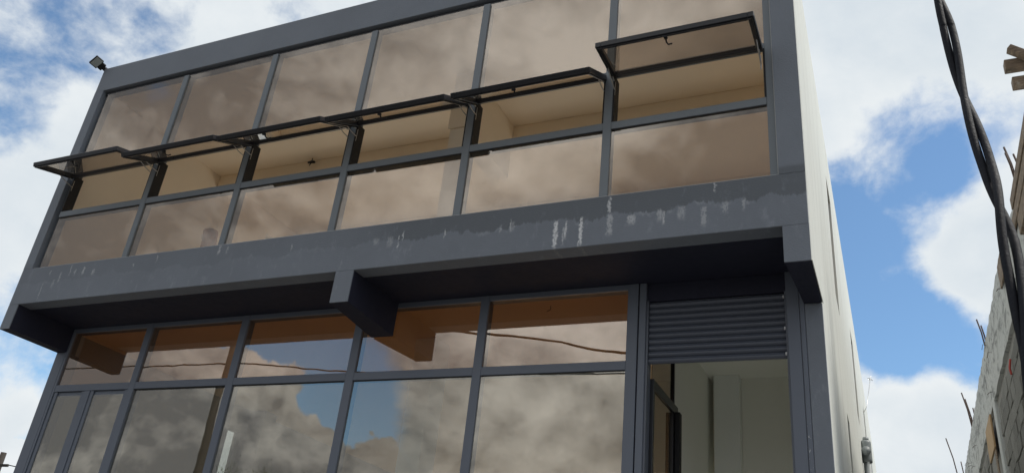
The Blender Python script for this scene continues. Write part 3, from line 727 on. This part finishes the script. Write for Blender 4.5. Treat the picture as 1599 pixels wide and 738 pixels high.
tubeobj('conduit', [(NX - .02, 4.25, 5.1), (NX - .035, 4.55, 4.86), (NX - .04, 4.9, 4.62), (NX - .04, 5.02, 4.48), (NX - .04, 4.9, 4.40), (NX - .03, 4.2, 4.35)], .008, 'cable_black', nb, 6)
tubeobj('red_mark', [(NX - .012, 4.38, 4.98), (NX - .04, 4.5, 4.90), (NX - .04, 4.56, 4.78)], .011, 'red_paint', nb, 6)
tubeobj('red_mark', [(NX - .012, 5.62, 5.34), (NX - .03, 5.66, 5.24), (NX - .03, 5.6, 5.15)], .013, 'red_paint', nb, 6)

# formwork boards along the top of the neighbour's wall
fw_labels = [('formwork_board', 'top weathered board of the edge formwork on the block building', (2.185, 2.212, 1.55, 3.47, 6.17, 6.29)),
             ('formwork_board', 'reddish brown board just under the top formwork board', (2.194, 2.214, 1.55, 3.95, 6.02, 6.155)),
             ('formwork_board', 'lowest board of the edge formwork nearest the cables', (2.165, 2.210, 1.55, 3.15, 5.72, 5.89)),
             ('formwork_board', 'short far board end sticking up beyond the twisted cable', (2.168, 2.188, 4.35, 5.12, 6.02, 6.30))]
for nm, lb, (x0, x1, y0, y1, z0, z1) in fw_labels:
    o = box(nm, x0, x1, y0, y1, z0, z1, 'timber', None, bev=.004); o['label'] = lb; o['category'] = 'board'; o['group'] = 'formwork boards on the wall edge'
# loose planks reaching out above
def plank(lb, p0, p1, w, t, roll=0):
    p0, p1 = Vector(p0), Vector(p1); L = (p1 - p0).length
    bm = bmesh.new(); B(bm, 0, L, -w / 2, w / 2, -t / 2, t / 2, .005)
    q = (p1 - p0).to_track_quat('X', 'Z').to_matrix().to_4x4()
    bmesh.ops.transform(bm, matrix=Matrix.Translation(p0) @ q @ Matrix.Rotation(roll, 4, 'X'), verts=bm.verts)
    o = link('scaffold_plank', bm, 'timber', None, loc=p0); o['label'] = lb; o['category'] = 'plank'; o['group'] = 'timber planks above the block building'
plank('upper level plank end jutting out over the alley at the right edge', (2.19, 2.36, 7.135), (4.6, 2.36, 7.135), .10, .105)
plank('lower plank end jutting out below the other two at the right edge', (2.225, 2.36, 6.925), (4.6, 2.36, 6.925), .10, .10)
plank('slanting plank end leaning across the front of the level planks', (2.235, 2.25, 7.26), (3.10, 2.25, 6.52), .09, .06)
pr_ = root('timber_prop', (3.4, 2.1, 6.39), 'timber prop holding the planks above the neighbouring roof', 'prop')
box('post', 3.33, 3.43, 2.31, 2.41, 6.40, 6.874, 'timber', pr_); box('post', 4.3, 4.4, 2.31, 2.41, 6.40, 6.874, 'timber', pr_)
box('spacer', 3.33, 3.43, 2.31, 2.41, 6.976, 7.082, 'timber', pr_); box('spacer', 4.3, 4.4, 2.31, 2.41, 6.976, 7.082, 'timber', pr_)

# ------------------------------------------------------------------ twisted service cable close to the camera
tc = root('twisted_cable', (1.13, -3.40, .1), 'thick black twisted pair of power cables crossing the sky at the right', 'cable')
AX = [((.0830, .742, .664), 3.3), ((.0875, .757, .648), 2.62), ((.092, .774, .626), 2.55), ((.0985, .807, .583), 2.42), ((.106, .830, .548), 2.30), ((.116, .858, .501), 2.17), ((.124, .880, .458), 2.06), ((.1275, .903, .410), 1.97), ((.129, .928, .349), 1.88), ((.130, .95, .28), 1.83)]
axp = [CAMP + Vector(d_).normalized() * r_ for d_, r_ in AX]
axp[0] = axp[1] + (axp[1] - axp[2]).normalized() * .5 + Vector((-.01, .03, .1))
top = axp[0]
axp = [Vector((8.6, -7.8, 8.6)), Vector((6.0, -6.2, 7.9)), Vector((3.6, -4.6, 7.0)), Vector((1.9, -3.4, 5.9)), Vector((1.2, -3.02, 4.9)), top + Vector((-.01, .03, .35))] + axp
axp += [axp[-1] + Vector((.03, -.02, -.45)), axp[-1] + Vector((.06, -.02, -1.1)), axp[-1] + Vector((.35, .1, -1.55))]
def crom(P, n=10):
    out = []
    Q = [P[0] * 2 - P[1]] + P + [P[-1] * 2 - P[-2]]
    for i in range(1, len(Q) - 2):
        for k in range(n):
            t = k / n; a, b, c, d_ = Q[i - 1], Q[i], Q[i + 1], Q[i + 2]
            out.append(.5 * ((2 * b) + (c - a) * t + (2 * a - 5 * b + 4 * c - d_) * t * t + (3 * b - a - 3 * c + d_) * t ** 3))
    out.append(P[-1]); return out
path = crom(axp, 14)
s = 0; S = [0]
for a_, b_ in zip(path, path[1:]): s += (b_ - a_).length; S.append(s)
kref = min(range(len(path)), key=lambda k: (path[k] - (CAMP + Vector((.0985, .807, .583)) * 2.42)).length)
for sgn in (0, math.pi):
    pts = []
    for k, p in enumerate(path):
        t = (path[min(k + 1, len(path) - 1)] - path[max(k - 1, 0)]).normalized()
        u_ = t.cross(Vector((0, 1, 0))).normalized(); w_ = t.cross(u_)
        ds = S[k] - S[kref]
        tw = math.pi / 2 + (ds - .03) * math.pi / .40 + sgn
        rad = .0098 + .006 * max(0, math.sin((ds - .28) * math.pi / .40)) ** 2 * (1 if ds > .1 else .3)
        pts.append(p + (u_ * math.cos(tw) + w_ * math.sin(tw)) * rad)
    tubeobj('strand', pts, 
        [.0094] * len(pts), 'cable_black', tc, 12)

# ------------------------------------------------------------------ street poles and lines, seen in the glass
def pole(loc, h, label, r=.11, m='concrete_pole', arm=True):
    t = root('utility_pole', loc, label, 'utility pole')
    x, y, z = loc
    tubeobj('shaft', [(x, y, -.2), (x, y, h * .5), (x, y, h)], [r * 1.25, r * 1.05, r * .85], m, t, 14)
    if arm:
        box('crossarm', x - .55, x + .55, y - r - .10, y - r, h - .45, h - .35, 'pole_wood', t, bev=.005)
        for dx_ in (-.45, .45): tubeobj('insulator', [(x + dx_, y - r - .05, h - .35), (x + dx_, y - r - .05, h - .26), (x + dx_, y - r - .05, h - .2)], [.02, .04, .02], 'clip_white', t, 10)
    return t
pole((-11.7, -6.0, 0), 7.9, 'dark timber utility pole on the kerb, seen reflected in the shop glass', .085, 'pole_wood')
pole((8.8, -7.9, 0), 8.8, 'grey concrete utility pole beyond the right edge of the picture', .12)
def line(lb, P, r=.012, name='power_line'):
    P = [Vector(p) for p in P]
    o = tubeobj(name, crom(P, 10), r, 'cable_thin', None, 6); o['label'] = lb; o['category'] = 'cable'; o['group'] = 'overhead lines along the street'
line('power line left of the pole, reflected in the first shop panes', [(-40, -6, 7.2), (-25, -6, 6.7), (-16.84, -6, 6.60), (-14.2, -6, 6.58), (-11.7, -6, 6.55)], .016)
line('sagging power line reflected across the middle shop panes', [(-11.7, -6, 6.55), (-8.8, -6, 6.25), (-7.3, -6, 6.12), (-5.8, -6, 6.05), (-3.09, -6, 5.95), (0, -6.2, 6.0), (4, -6.8, 6.6), (8.8, -7.9, 8.2)], .015)
line('thick power line reflected in the upper right shop pane', [(-11.7, -6, 7.75), (-9, -6, 7.35), (-6.66, -6, 6.98), (-5.4, -6, 6.78), (-4.38, -6, 6.60), (-3.05, -6, 6.33), (0, -6.3, 6.1), (4, -7, 6.9), (8.8, -7.9, 8.5)], .022)
fp = pole((-31.9, 17.2, 0), 7.0, 'distant timber utility pole at the lower left corner', .13, 'pole_wood', arm=False)
box('crossarm', -32.9, -31.2, 17.05, 17.12, 6.42, 6.52, 'pole_wood', fp)
tubeobj('arm_brace', [(-32.35, 17.2, 5.9), (-32.3, 17.2, 7.0)], .06, 'pole_wood', fp, 8)
o = tubeobj('service_wire', [(-31.3, 17.1, 6.50), (-26, 18.5, 5.9), (-18, 20, 5.2)], .02, 'cable_thin', None, 6); o['label'] = 'thin wire running from the distant pole behind the building'; o['category'] = 'cable'

# ------------------------------------------------------------------ trees
def tree(loc, h, crown_r, label, n=900, seed=1):
    rnd = random.Random(seed)
    t = root('tree', loc, label, 'tree', 'trees around the building')
    base = Vector(loc)
    bm = bmesh.new()
    tube(bm, [base + Vector((0, 0, -.1)), base + Vector((.1, .05, h * .35)), base + Vector((.0, .1, h * .6)), base + Vector((.1, .0, h * .8))], [.16, .12, .09, .04], 10)
    tips = []
    for k in range(13):
        a = rnd.uniform(0, 6.28); z0 = h * rnd.uniform(.4, .75); L = crown_r * rnd.uniform(.6, 1.05); up = rnd.uniform(.3, 1.4)
        p0 = base + Vector((.05, .05, z0)); p1 = p0 + Vector((math.cos(a) * L * .5, math.sin(a) * L * .5, up * L * .35)); p2 = p0 + Vector((math.cos(a) * L * .9, math.sin(a) * L * .9, up * L * .9))
        if p2.z > base.z + h: p2.z = base.z + h * rnd.uniform(.92, 1.0)
        tube(bm, [p0, p1, p2], [.045, .028, .008], 6)
        for q in range(5):
            p3 = p1.lerp(p2, rnd.random()) ; p4 = p3 + Vector((rnd.uniform(-.4, .4), rnd.uniform(-.4, .4), rnd.uniform(.1, .5)))
            tube(bm, [p3, p4], [.012, .004], 4); tips.append(p4)
        tips += [p2, p1.lerp(p2, .6)]
    link('trunk', bm, 'bark', t)
    bm = bmesh.new()
    for k in range(n * 6):
        c = rnd.choice(tips) + Vector((rnd.gauss(0, .16), rnd.gauss(0, .16), rnd.gauss(0, .13)))
        s_ = rnd.uniform(.03, .065)
        q = Euler((rnd.uniform(0, 6), rnd.uniform(0, 6), rnd.uniform(0, 6))).to_matrix()
        vv = [bm.verts.new(c + q @ Vector(p_)) for p_ in ((-s_ * .5, 0, 0), (0, s_ * .25, 0), (s_ * .9, 0, .01), (0, -s_ * .25, 0))]
        bm.faces.new(vv)
    link('crown', bm, 'leaf', t)
tree((-12.3, 8.5, 0), 4.95, 1.3, 'small leafy tree outside the narrow far window, seen through the shop', 900, 3)
tree((-21.9, -20.0, 0), 7.6, 2.2, 'leafy tree across the street, its top reflected in the shop glass', 700, 5)
